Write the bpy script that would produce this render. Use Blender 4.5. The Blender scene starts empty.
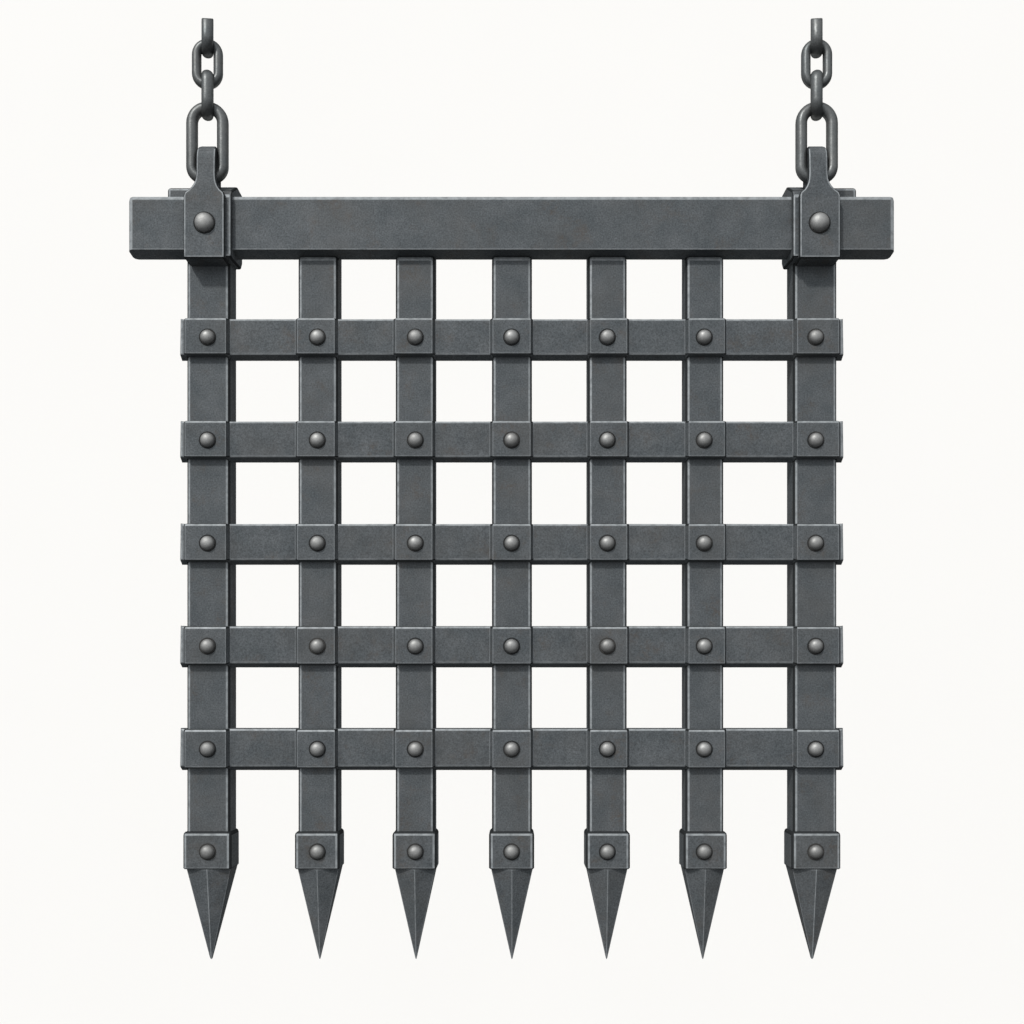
import bpy, bmesh, math
from mathutils import Vector

scene = bpy.context.scene
COL = scene.collection
PI = math.pi

# ------------------------------------------------------------------ scale
# The gate is drawn up in small units of S metres; u runs to the right and v runs down
# on the plane of the bars' front faces (y = 0), y runs away from the viewer.
S = 0.003
VIEW = 1100.0          # viewing distance in units
HORIZON = 700.0        # eye level
ZC = (960.0 - HORIZON) * S


def at(u, v, y=0.0):
    """Point of the gate: u, v as seen at depth y -> metres."""
    k = (VIEW + y) / VIEW
    return Vector(((u - 512.0) * S * k, y * S, ZC + (HORIZON - v) * S * k))


def ux(u, y=0.0):
    return at(u, 0, y).x


def vz(v, y=0.0):
    return at(512, v, y).z


# ------------------------------------------------------------------ materials
def new_mat(name):
    m = bpy.data.materials.new(name)
    m.use_nodes = True
    nt = m.node_tree
    nt.nodes.clear()
    out = nt.nodes.new('ShaderNodeOutputMaterial')
    p = nt.nodes.new('ShaderNodeBsdfPrincipled')
    nt.links.new(p.outputs[0], out.inputs[0])
    return m, nt, p


def iron_material(name, base, mottle, worn, rust=0.5, rough=0.55, metal=0.25, wear=1.0, wear_radius=1.2,
                  grain=0.22, spec=0.35, worn_outlined=False):
    m, nt, p = new_mat(name)
    N, L = nt.nodes, nt.links
    geo = N.new('ShaderNodeNewGeometry')
    pos = geo.outputs['Position']

    def noise(scale, detail=3.0, rough_=0.55, off=(0, 0, 0)):
        mp = N.new('ShaderNodeMapping')
        mp.inputs['Location'].default_value = off
        L.new(pos, mp.inputs['Vector'])
        n = N.new('ShaderNodeTexNoise')
        n.inputs['Scale'].default_value = scale
        n.inputs['Detail'].default_value = detail
        n.inputs['Roughness'].default_value = rough_
        L.new(mp.outputs[0], n.inputs['Vector'])
        return n.outputs['Fac']

    def ramp(src, a, b, to0=0.0, to1=1.0):
        r = N.new('ShaderNodeMapRange')
        r.inputs['From Min'].default_value = a
        r.inputs['From Max'].default_value = b
        r.inputs['To Min'].default_value = to0
        r.inputs['To Max'].default_value = to1
        L.new(src, r.inputs['Value'])
        return r.outputs[0]

    def math_(op, a, b):
        n = N.new('ShaderNodeMath')
        n.operation = op
        for i, x in enumerate((a, b)):
            if isinstance(x, (int, float)):
                n.inputs[i].default_value = x
            else:
                L.new(x, n.inputs[i])
        return n.outputs[0]

    def mix(fac, a, b, blend='MIX'):
        n = N.new('ShaderNodeMix')
        n.data_type = 'RGBA'
        n.blend_type = blend
        for sock, x in ((n.inputs['Factor'], fac), (n.inputs['A'], a), (n.inputs['B'], b)):
            if isinstance(x, (int, float)):
                sock.default_value = x
            elif isinstance(x, tuple):
                sock.default_value = (*x, 1.0)
            else:
                L.new(x, sock)
        return n.outputs['Result']

    c = mix(ramp(noise(14, 5, 0.62), 0.32, 0.68), base, mottle)
    # fine forged grain
    g = ramp(noise(215, 3, 0.7, (3, 1, 7)), 0.28, 0.72, 1.0 - grain, 1.0 + grain)
    gc = N.new('ShaderNodeCombineColor')
    for i in range(3):
        L.new(g, gc.inputs[i])
    c = mix(1.0, c, gc.outputs[0], 'MULTIPLY')
    # faint brown rust blooms and small specks
    rm = math_('MULTIPLY', ramp(noise(11, 4, 0.6, (13, 4, 2)), 0.54, 0.72), ramp(noise(75, 4, 0.7, (1, 6, 3)), 0.40, 0.62))
    c = mix(ramp(noise(5.5, 4, 0.6, (6, 3, 8)), 0.45, 0.75, 0.0, 0.36), c, (0.088, 0.083, 0.077))
    c = mix(math_('MULTIPLY', rm, rust), c, (0.086, 0.069, 0.056))
    sp = math_('MULTIPLY', ramp(noise(120, 2, 0.5, (5, 5, 1)), 0.70, 0.76), 0.55 * min(1, rust * 1.5))
    c = mix(sp, c, (0.05, 0.040, 0.033))
    # burnished edges
    if wear > 0:
        bv = N.new('ShaderNodeBevel')
        bv.samples = 6
        bv.inputs['Radius'].default_value = wear_radius * S
        d = N.new('ShaderNodeVectorMath')
        d.operation = 'DOT_PRODUCT'
        L.new(bv.outputs[0], d.inputs[0])
        L.new(geo.outputs['Normal'], d.inputs[1])
        w = ramp(d.outputs['Value'], 0.9992, 0.965) if not worn_outlined else 1.0
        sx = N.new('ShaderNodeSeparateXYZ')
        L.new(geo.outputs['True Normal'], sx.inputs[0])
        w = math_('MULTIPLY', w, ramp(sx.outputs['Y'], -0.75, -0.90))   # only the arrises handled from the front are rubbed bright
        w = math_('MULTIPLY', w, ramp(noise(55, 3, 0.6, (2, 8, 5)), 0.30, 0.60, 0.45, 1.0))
        if worn_outlined:                 # dark outline shade painted into the facets outside the rubbed arris
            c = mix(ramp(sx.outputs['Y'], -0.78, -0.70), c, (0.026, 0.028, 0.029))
        c = mix(math_('MULTIPLY', w, wear), c, worn)
    L.new(c, p.inputs['Base Color'])
    p.inputs['Metallic'].default_value = metal
    r = ramp(noise(40, 4, 0.6, (7, 7, 7)), 0.3, 0.7, rough - 0.07, rough + 0.09)
    L.new(r, p.inputs['Roughness'])
    p.inputs['Specular IOR Level'].default_value = spec
    p.inputs['Specular Tint'].default_value = (0.25, 0.25, 0.25, 1)   # dark oxide: little sheen at grazing angles
    b = N.new('ShaderNodeBump')
    b.inputs['Strength'].default_value = 0.22
    b.inputs['Distance'].default_value = 0.004
    hsum = math_('ADD', math_('MULTIPLY', noise(60, 4, 0.6, (4, 2, 9)), 0.6), math_('MULTIPLY', noise(300, 2, 0.6), 0.15))
    L.new(hsum, b.inputs['Height'])
    L.new(b.outputs[0], p.inputs['Normal'])
    return m


IRON_KW = dict(rust=0.6, metal=0.18, spec=0.0, rough=0.5, wear_radius=1.9, grain=0.38)
IRON = iron_material('forged_iron', (0.072, 0.080, 0.085), (0.099, 0.106, 0.111), (0.21, 0.222, 0.23), **IRON_KW)
# the same iron with rubbed arrises and a painted outline shade beyond them
WORN_OUTLINED = iron_material('rubbed_iron_outline_shade', (0.072, 0.080, 0.085), (0.099, 0.106, 0.111), (0.27, 0.285, 0.293), worn_outlined=True, **IRON_KW)
CHAIN = iron_material('chain_iron', (0.100, 0.108, 0.110), (0.135, 0.138, 0.136), (0.2, 0.2, 0.2), rust=0.25,
                      wear=0, metal=0.65, rough=0.40, spec=0.0)
RIVET = iron_material('rivet_steel', (0.27, 0.27, 0.264), (0.33, 0.33, 0.322), (0.3, 0.3, 0.3), rust=0.15,
                      wear=0, metal=0.8, rough=0.56, grain=0.14, spec=0.0)


RIM_SHADE = iron_material('rivet_rim_shade', (0.020, 0.021, 0.022), (0.026, 0.026, 0.026), (0.1, 0.1, 0.1), rust=0.1,
                      wear=0, metal=0.1, rough=0.6, grain=0.1, spec=0.0)  # contact shade round each rivet, painted as a dark ring


def backdrop_material():
    m, nt, p = new_mat('white_paper')
    n = nt.nodes.new('ShaderNodeTexNoise')
    n.inputs['Scale'].default_value = 0.7
    n.inputs['Detail'].default_value = 2
    mx = nt.nodes.new('ShaderNodeMix')
    mx.data_type = 'RGBA'
    mx.inputs['A'].default_value = (0.829, 0.811, 0.786, 1)
    mx.inputs['B'].default_value = (0.838, 0.821, 0.797, 1)
    geo = nt.nodes.new('ShaderNodeNewGeometry')
    nt.links.new(geo.outputs['Position'], n.inputs['Vector'])
    nt.links.new(n.outputs['Fac'], mx.inputs['Factor'])
    nt.links.new(mx.outputs['Result'], p.inputs['Base Color'])
    p.inputs['Roughness'].default_value = 1.0
    p.inputs['Specular IOR Level'].default_value = 0.0
    return m


PAPER = backdrop_material()


# ------------------------------------------------------------------ helpers
def link(name, bm, mat, parent=None, smooth=False):
    bmesh.ops.recalc_face_normals(bm, faces=bm.faces[:])
    me = bpy.data.meshes.new(name)
    bm.to_mesh(me)
    bm.free()
    me.materials.append(mat)
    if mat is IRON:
        me.materials.append(WORN_OUTLINED)
    if smooth:
        for f in me.polygons:
            f.use_smooth = True
    o = bpy.data.objects.new(name, me)
    COL.objects.link(o)
    if parent:
        o.parent = parent
    return o


def hull_prism(loops):
    """Skin a list of equal-length vertex rings into a closed solid."""
    bm = bmesh.new()
    rings = [[bm.verts.new(p) for p in lp] for lp in loops]
    n = len(rings[0])
    for a, b in zip(rings, rings[1:]):
        for i in range(n):
            j = (i + 1) % n
            bm.faces.new((a[i], a[j], b[j], b[i]))
    bm.faces.new(rings[0])
    bm.faces.new(list(reversed(rings[-1])))
    bmesh.ops.recalc_face_normals(bm, faces=bm.faces[:])
    return bm


def chamfer(bm, width, segments=2, min_angle=0.30, pick=None, profile=0.5, clamp=True):
    es = [e for e in bm.edges if len(e.link_faces) == 2 and e.calc_face_angle(0) > min_angle and (pick is None or pick(e))]
    if es:
        bmesh.ops.bevel(bm, geom=es, offset=width * S, offset_type='OFFSET', segments=segments, profile=profile,
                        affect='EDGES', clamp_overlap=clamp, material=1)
    return bm


def box(x0, x1, y0, y1, z0, z1):
    return hull_prism([[(x0, y0, z), (x1, y0, z), (x1, y1, z), (x0, y1, z)] for z in (z0, z1)])


def empty(name, loc, label, cat, group=None):
    o = bpy.data.objects.new(name, None)
    COL.objects.link(o)
    o.location = loc
    o.empty_display_size = 0.1
    o['label'] = label
    o['category'] = cat
    if group:
        o['group'] = group
    return o


# ------------------------------------------------------------------ the portcullis
gate = empty('portcullis', (0, 0, 0),
             'dark grey iron portcullis grille with riveted crossbars and seven pointed spikes, hung from two chains', 'portcullis')

BAR_DEPTH = 30.0
BARS = [(187.5, 228.5), (299.0, 336.5), (396.5, 433.5), (493.0, 531.0), (589.3, 626.0), (687.0, 722.9), (794.7, 836.3)]
RIVETS_U = [207.5, 317.3, 415.3, 511.6, 607.3, 704.2, 815.7]
ROWS = [318.0, 420.9, 524.0, 627.0, 730.0]
ROW_H = 38.0

# a domed rivet head, built once
RIVET_MESHES = {}


def rivet_mesh(radius, height):
    key = (radius, height)
    if key in RIVET_MESHES:
        return RIVET_MESHES[key]
    bm = bmesh.new()
    n, m = 40, 12
    rows = []
    # ring that carries the painted dark contact rim, then the dome
    rim = radius + 0.6
    for rr, yy in ((rim, 0.9), (rim, -0.3), (radius + 0.2, -0.9), (radius - 0.9, -0.5)):
        rows.append([(rr * math.cos(2 * PI * i / n), yy, rr * math.sin(2 * PI * i / n)) for i in range(n)])
    radius -= 0.9
    for k in range(m):
        t = k / m * PI / 2
        r = radius * math.cos(t) ** 0.92
        h = -0.5 - height * math.sin(t)
        rows.append([(r * math.cos(2 * PI * i / n), h, r * math.sin(2 * PI * i / n)) for i in range(n)])
    vr = [[bm.verts.new(Vector(p) * S) for p in r] for r in rows]
    for a, b in zip(vr, vr[1:]):
        for i in range(n):
            j = (i + 1) % n
            bm.faces.new((a[i], a[j], b[j], b[i]))
    tip = bm.verts.new(Vector((0, -0.5 - height, 0)) * S)
    for i in range(n):
        bm.faces.new((vr[-1][i], vr[-1][(i + 1) % n], tip))
    bm.faces.new(vr[0])
    bmesh.ops.recalc_face_normals(bm, faces=bm.faces[:])
    me = bpy.data.meshes.new('rivet')
    bm.to_mesh(me)
    bm.free()
    me.materials.append(RIVET)
    me.materials.append(RIM_SHADE)
    for f in me.polygons:
        f.use_smooth = len(f.vertices) < 6
        if math.hypot(f.center.x, f.center.z) > (radius + 0.05) * S:
            f.material_index = 1
    RIVET_MESHES[key] = me
    return me


def rivet(parent, u, v, y, radius=7.9, height=5.6):
    o = bpy.data.objects.new('rivet', rivet_mesh(radius, height))
    COL.objects.link(o)
    o.parent = parent
    o.location = at(u, v, y)
    return o


# --- top beam
BEAM_F, BEAM_B = -11.0, 9.0
zf, zb_, zt_ = vz(249.4, BEAM_F), vz(251.6, BEAM_F), vz(194.9, BEAM_F)     # the underside slants a little
bm = hull_prism([[(x, BEAM_F * S, zf), (x, BEAM_F * S, zt_), (x, BEAM_B * S, zt_), (x, BEAM_B * S, zb_)]
                 for x in (ux(127.6, BEAM_F), ux(895.5, BEAM_F))])
chamfer(bm, 4.6, 2, 0.3, lambda e: any(v.co.z > vz(230) for v in e.verts))
link('top_beam', bm, IRON, gate)

# --- upright bars, each with its spike, collar and rivet
for k, ((u0, u1), ur) in enumerate(zip(BARS, RIVETS_U)):
    outer = k in (0, 6)
    top_v = 255.0 if not outer else 250.0
    x0, x1 = ux(u0), ux(u1)
    z_top = vz(252.3, BEAM_F) - 0.2 * S
    x0, x1 = x0 - 1.1 * S, x1 + 1.0 * S
    z_bk = z_top + 17 * S          # the head is cut on a slant and let into the beam
    bm = hull_prism([[(x0, 0, vz(866)), (x1, 0, vz(866)), (x1, BAR_DEPTH * S, vz(866)), (x0, BAR_DEPTH * S, vz(866))],
                     [(x0, 0, z_top), (x1, 0, z_top), (x1, BAR_DEPTH * S, z_bk), (x0, BAR_DEPTH * S, z_bk)]])
    chamfer(bm, 3.6, 3)
    bar = link('vertical_bar', bm, IRON, gate)

    cy0, cy1 = -4.0, BAR_DEPTH + 2.5
    cx0, cx1 = x0 - 2.9 * S, x1 + 2.2 * S
    if k > 3:
        cx0, cx1 = x0 - 2.4 * S, x1 + 2.9 * S
    bm = box(cx0, cx1, cy0 * S, cy1 * S, vz(869.4, cy0), vz(831.8, cy0))
    chamfer(bm, 3.8, 3, 0.3, lambda e: not all(v.co.z < vz(860) for v in e.verts))
    chamfer(bm, 1.0, 1, 0.8)
    link('spike_collar', bm, IRON, bar)

    # spike: a ridged front, straight flanks and a flat back drawn to a point
    xm = (x0 + x1) / 2
    hw = (x1 - x0) / 2 + 0.9 * S
    tip_y = 12.5
    tip_v = 959.0

    def section(z, f):
        yr, ys, yb = -4.1, 3.2, BAR_DEPTH - 0.5
        out = []
        for sx, yy in ((0, yr), (1, ys), (1, yb), (-1, yb), (-1, ys)):
            out.append((xm + sx * hw * f, (tip_y + (yy - tip_y) * f) * S, z))
        return out
    blunt = 0.055 if outer else 0.035
    z_a = vz(868.8)
    z_b = vz(tip_v, tip_y)
    bm = hull_prism([section(z_a, 1.0), section(z_b + (z_a - z_b) * 0.012, blunt), section(z_b, blunt * 0.35)])
    chamfer(bm, 0.5, 1, 0.25)
    link('spike', bm, IRON, bar)
    rivet(bar, ur, 851.8, cy0)

# --- crossbars: flat straps joggled forward over every upright bar
RAISED, LOW, THICK = -8.0, -2.6, 7.6
for v0 in ROWS:
    front, back = [], []
    ramp_w = 2.6
    front.append((ux(180.0, LOW), LOW))
    back.append((ux(180.0, LOW), LOW + THICK))
    for u0, u1 in BARS:
        xa, xb = ux(u0 - 0.3), ux(u1 - 0.6)
        if u0 > 560:
            xa, xb = ux(u0 + 0.4), ux(u1 + 0.3)
        r = ramp_w * S
        front += [(xa - r, LOW), (xa, RAISED), (xb, RAISED), (xb + r, LOW)]
        ga, gb = ux(u0) - 0.5 * S, ux(u1) + 0.5 * S
        back += [(ga, LOW + THICK), (ga, -0.25), (gb, -0.25), (gb, LOW + THICK)]
    front.append((ux(843.6, LOW), LOW))
    back.append((ux(843.6, LOW), LOW + THICK))
    loop = front + back[::-1]
    zt, zb = vz(v0 - 0.8, RAISED), vz(v0 + ROW_H + 0.9 + max(0, v0 - 480) / 125, RAISED)
    bm = bmesh.new()
    nF = len(front)
    rings = {}
    for tag_, z in (('t', zt), ('b', zb)):
        up = 1.0 * S if tag_ == 't' else 0.0        # the straps spread a little between the bars
        lip = 1.0 * S if tag_ == 'b' else 0.0       # and are hammered to a slanting underside
        rings['f' + tag_] = [bm.verts.new((x, y * S, z + lip * (4.4 if y > RAISED + 1 else 2.9) + (up if y > RAISED + 1 else 0))) for x, y in front]
        rings['k' + tag_] = [bm.verts.new((x, y * S, z + (up if y > 0 else 2.0 * lip))) for x, y in back]
    ft, fb, kt, kb = rings['ft'], rings['fb'], rings['kt'], rings['kb']
    for i in range(nF - 1):
        bm.faces.new((ft[i], ft[i + 1], fb[i + 1], fb[i]))
        bm.faces.new((kt[i], kt[i + 1], kb[i + 1], kb[i]))
        bm.faces.new((ft[i], ft[i + 1], kt[i + 1], kt[i]))
        bm.faces.new((fb[i], fb[i + 1], kb[i + 1], kb[i]))
    for i in (0, nF - 1):
        bm.faces.new((ft[i], fb[i], kb[i], kt[i]))
    bmesh.ops.recalc_face_normals(bm, faces=bm.faces[:])
    ymid = (RAISED + 0.1) * S

    def is_front_rim(e):
        a, b = e.verts
        horizontal = abs(a.co.z - b.co.z) < 5 * S
        if horizontal:
            return any(abs(f.normal.z) < 0.3 and f.normal.y < -0.1 for f in e.link_faces)
        return any(abs(f.normal.x) > 0.99 for f in e.link_faces) and min(a.co.y, b.co.y) < 0
    zmid = (zt + zb) / 2
    chamfer(bm, 0.8, 1, 0.3, lambda e: is_front_rim(e) and all(v.co.z < zmid for v in e.verts))
    ylim = (LOW + 3.5) * S
    chamfer(bm, 2.5, 2, 0.3, lambda e: any(v.co.z > zmid for v in e.verts) and all(v.co.y < ylim for v in e.verts) and is_front_rim(e), clamp=False)
    cross = link('crossbar', bm, IRON, gate)
    for ur in RIVETS_U:
        rivet(cross, ur, v0 + 19.1, RAISED)


# --- hanger brackets: a front plate that narrows into an eye over the beam
def mirrored(x, side):
    return x if side < 0 else -x


PF = -22.0    # front of the plate
for side in (-1, 1):
    st = []   # stations: (u_left, u_right, outer point (y, v), inner point (y, v))
    thick = 6.0
    for v, ul, ur in ((257.6, 183.2, 224.4), (250.0, 183.2, 224.4), (195.0, 183.2, 224.4), (191.5, 184.6, 223.3), (188.5, 188.6, 219.8), (185.5, 191.6, 217.8),
                      (182.0, 193.8, 216.4), (178.0, 195.1, 215.7), (172.0, 195.7, 215.4), (157.0, 195.8, 215.6)):
        y_in = 1.0 if v > 255 else PF + (7.6 if v > 187 else 5.0)
        st.append((ul, ur, (PF, v), (y_in, v)))
    # arch over the chain link
    R_out, R_in = 11.0, 6.4
    yc, vc = PF + R_out, 156.0
    for a in range(1, 10):
        t = PI * a / 10
        ul, ur = 195.9 + 2.0 * math.sin(t) ** 4, 215.7 - 1.2 * math.sin(t) ** 4
        st.append((ul, ur, (yc - R_out * math.cos(t), vc - (R_out + 3.2) * math.sin(t)),
                   (yc - R_in * math.cos(t), vc - (R_in + 2.8) * math.sin(t))))
    for v in (157.0, 176.0, 196.0):
        st.append((196.0, 215.6, (yc + R_out, v), (yc + R_in, v)))
    loops = []
    for ul, ur, (yo, vo), (yi, vi) in st:
        xl, xr = ux(ul, PF), ux(ur, PF)
        zo, zi = vz(vo, PF), vz(vi, PF)
        loops.append([(mirrored(xl, side), yo * S, zo), (mirrored(xr, side), yo * S, zo),
                      (mirrored(xr, side), yi * S, zi), (mirrored(xl, side), yi * S, zi)])
    bm = hull_prism(loops)
    chamfer(bm, 2.4, 3, 0.6)
    hanger = link('hanger_bracket', bm, IRON, gate)
    ru = 204.3 if side < 0 else 819.6
    rivet(hanger, ru, 222.6, PF, 10.2, 7.0)

    # the sleeve clasping the beam behind the plate
    prof = [(-17.5, 256.0), (-17.5, 195.5), (-13.0, 188.5), (10.0, 174.0), (30.0, 174.0), (30.0, 246.0), (25.0, 253.0), (-9.0, 257.0)]
    xl, xr = ux(199.0, -17.5), ux(230.8, -17.5)
    bm = hull_prism([[(mirrored(x, side), y * S, vz(v, -17.5)) for y, v in prof] for x in (xl, xr)])
    chamfer(bm, 1.8, 2, 0.3)
    link('sleeve', bm, IRON, hanger)

    # the back plate standing a little above the beam
    y0, y1 = 9.4, 21.0
    xl, xr = ux(167.0, y0), ux(226.0, y0)
    zt, zb = vz(187.0, y0), vz(246.0, y0)
    bm = box(min(mirrored(xl, side), mirrored(xr, side)), max(mirrored(xl, side), mirrored(xr, side)), y0 * S, y1 * S, zb, zt)
    chamfer(bm, 3.4, 3, 0.3)
    link('back_plate', bm, IRON, hanger)


# ------------------------------------------------------------------ chains
def link_mesh(half_w, half_h, r_rad, r_ax, cut=None, square=None, skew=0.0):
    """A stadium-shaped chain link in the x-z plane; cut keeps only what lies below that height."""
    rc = half_w - r_rad
    hs = max(half_h - r_rad - rc, 0.01)
    pts = []
    n = 18
    q = rc if square is None else square        # corner radius of the lower end
    for i in range(n + 1):          # lower end, then the upper half circle
        t = PI + PI * i / n
        sx = -(rc - q) if i <= n // 2 else rc - q
        pts.append((sx + q * math.cos(t), -hs - (rc - q) + q * math.sin(t), math.cos(t), math.sin(t)))
        if i == n // 2 and q < rc:
            pts.append((rc - q, -hs - rc, 0.0, -1.0))
    if cut is None:
        for i in range(n + 1):
            t = PI * i / n
            pts.append((rc * math.cos(t), hs + rc * math.sin(t), math.cos(t), math.sin(t)))
    else:
        pts = [(-rc, cut, -1, 0), (-rc, cut - 1.0, -1, 0)] + pts + [(rc, cut - 1.0, 1, 0), (rc, cut, 1, 0)]
    bm = bmesh.new()
    m = 20
    rings = []
    for idx, (px, pz, nx, nz) in enumerate(pts):
        sc = 0.88 if cut is not None and idx in (0, len(pts) - 1) else 1.0
        rings.append([bm.verts.new(Vector((px + nx * r_rad * sc * math.cos(2 * PI * j / m), r_ax * sc * math.sin(2 * PI * j / m),
                                           pz + nz * r_rad * sc * math.cos(2 * PI * j / m)
                                           + (0.55 * nx * r_rad * math.cos(2 * PI * j / m) + skew * r_ax * math.sin(2 * PI * j / m) if cut is not None and idx in (0, 1, len(pts) - 2, len(pts) - 1) else 0))) * S) for j in range(m)])
    pairs = list(zip(rings, rings[1:]))
    if cut is None:
        pairs.append((rings[-1], rings[0]))
    for a, b in pairs:
        for j in range(m):
            k = (j + 1) % m
            bm.faces.new((a[j], a[k], b[k], b[j]))
    if cut is not None:
        bm.faces.new(rings[0])
        bm.faces.new(list(reversed(rings[-1])))
    return bm


CHAIN_Y = PF + 11.0
LINKS = [  # centre v, half width, half height, radial and axial wire radius, turned edge-on, cut height
    (33.2, 14.4, 23.0, 4.6, 5.7, True, 8.9),
    (64.5, 15.3, 24.6, 4.6, 4.8, False, None),
    (95.5, 14.4, 23.6, 4.7, 5.8, True, None),
    (143.0, 20.9, 40.2, 5.7, 5.7, False, None),
]
for side, uc, label in ((-1, 207.5, 'short dark iron chain hooked into the bracket at the left end of the beam'),
                        (1, 816.6, 'short dark iron chain hooked into the bracket at the right end of the beam')):
    base = at(uc, 182.0, CHAIN_Y)
    ch = empty('hanging_chain', base, label, 'chain', 'chains holding up the portcullis')
    for cv, hw, hh, rr, ra, turned, cut in LINKS:
        o = link('chain_link', link_mesh(hw, hh, rr, ra, cut, 10.5 if hh > 30 else None, 0.10 * side), CHAIN, ch, smooth=True)
        o.location = at(uc, cv, CHAIN_Y) - base
        if turned:
            o.rotation_euler = (0, 0, PI / 2 + math.atan2((512 - uc), VIEW))    # hangs a little twisted

# ------------------------------------------------------------------ backdrop
bm = bmesh.new()
BY = 9.0
vs = [bm.verts.new(p) for p in ((-17, BY, -9), (17, BY, -9), (17, BY, 15), (-17, BY, 15))]
bm.faces.new(vs)
bd = link('backdrop', bm, PAPER)
bd['kind'] = 'structure'
bd['label'] = 'plain warm white paper backdrop far behind the portcullis'
bd['category'] = 'backdrop'

# ------------------------------------------------------------------ light
w = bpy.data.worlds.new('World')
scene.world = w
w.use_nodes = True
nt = w.node_tree
nt.nodes.clear()
out = nt.nodes.new('ShaderNodeOutputWorld')
bg = nt.nodes.new('ShaderNodeBackground')
tc = nt.nodes.new('ShaderNodeTexCoord')
dp = nt.nodes.new('ShaderNodeVectorMath')
dp.operation = 'DOT_PRODUCT'
d = Vector((-0.25, -0.72, 0.62)).normalized()
dp.inputs[1].default_value = d
mr = nt.nodes.new('ShaderNodeMapRange')
mr.inputs['From Min'].default_value = -0.15
mr.inputs['From Max'].default_value = 1.0
mr.inputs['To Min'].default_value = 0.075
mr.inputs['To Max'].default_value = 1.0
bg.inputs['Color'].default_value = (0.97, 1.0, 1.03, 1)
nt.links.new(tc.outputs['Generated'], dp.inputs[0])
nt.links.new(dp.outputs['Value'], mr.inputs['Value'])
ml = nt.nodes.new('ShaderNodeMath')
ml.operation = 'MULTIPLY'
ml.inputs[1].default_value = 0.96
# added fill from above the horizon lifts side faces, leaves undersides dark
sxz = nt.nodes.new('ShaderNodeSeparateXYZ')
nt.links.new(tc.outputs['Generated'], sxz.inputs[0])
hz = nt.nodes.new('ShaderNodeMapRange')
hz.inputs['From Min'].default_value = -0.05
hz.inputs['From Max'].default_value = 0.35
hz.inputs['To Min'].default_value = 0.0
hz.inputs['To Max'].default_value = 0.40
nt.links.new(sxz.outputs['Z'], hz.inputs['Value'])
ad = nt.nodes.new('ShaderNodeMath')
ad.operation = 'ADD'
nt.links.new(mr.outputs[0], ad.inputs[0])
nt.links.new(hz.outputs[0], ad.inputs[1])
nt.links.new(ad.outputs[0], ml.inputs[0])
nt.links.new(ml.outputs[0], bg.inputs['Strength'])
nt.links.new(bg.outputs[0], out.inputs[0])

KEY_DIR = Vector((0.6, 1.0, -1.0)).normalized()
KD = 1500.0
ld = bpy.data.lights.new('key_lamp', 'AREA')
ld.shape = 'DISK'
ld.size = KD * 0.075
ld.energy = PI * KD * KD * 2.24
ld.color = (1.0, 0.985, 0.96)
lo = bpy.data.objects.new('key_lamp', ld)
COL.objects.link(lo)
lo.location = Vector((0, 0, 1.5)) - KEY_DIR * KD
lo.rotation_euler = KEY_DIR.to_track_quat('-Z', 'Y').to_euler()

# ------------------------------------------------------------------ camera
cd = bpy.data.cameras.new('camera')
cam = bpy.data.objects.new('camera', cd)
COL.objects.link(cam)
cam.location = (0, -VIEW * S, ZC)
cam.rotation_euler = (PI / 2, 0, 0)
cd.sensor_width = 36.0
cd.lens = 36.0 * VIEW / 1024.0
cd.shift_y = (HORIZON - 512.0) / 1024.0
cd.clip_start = 0.05
cd.clip_end = 200
scene.camera = cam

scene.render.engine = 'CYCLES'
vs_ = scene.view_settings
vs_.view_transform = 'Standard'
vs_.look = 'None'
vs_.exposure = 0
vs_.gamma = 1
vs_.use_curve_mapping = False
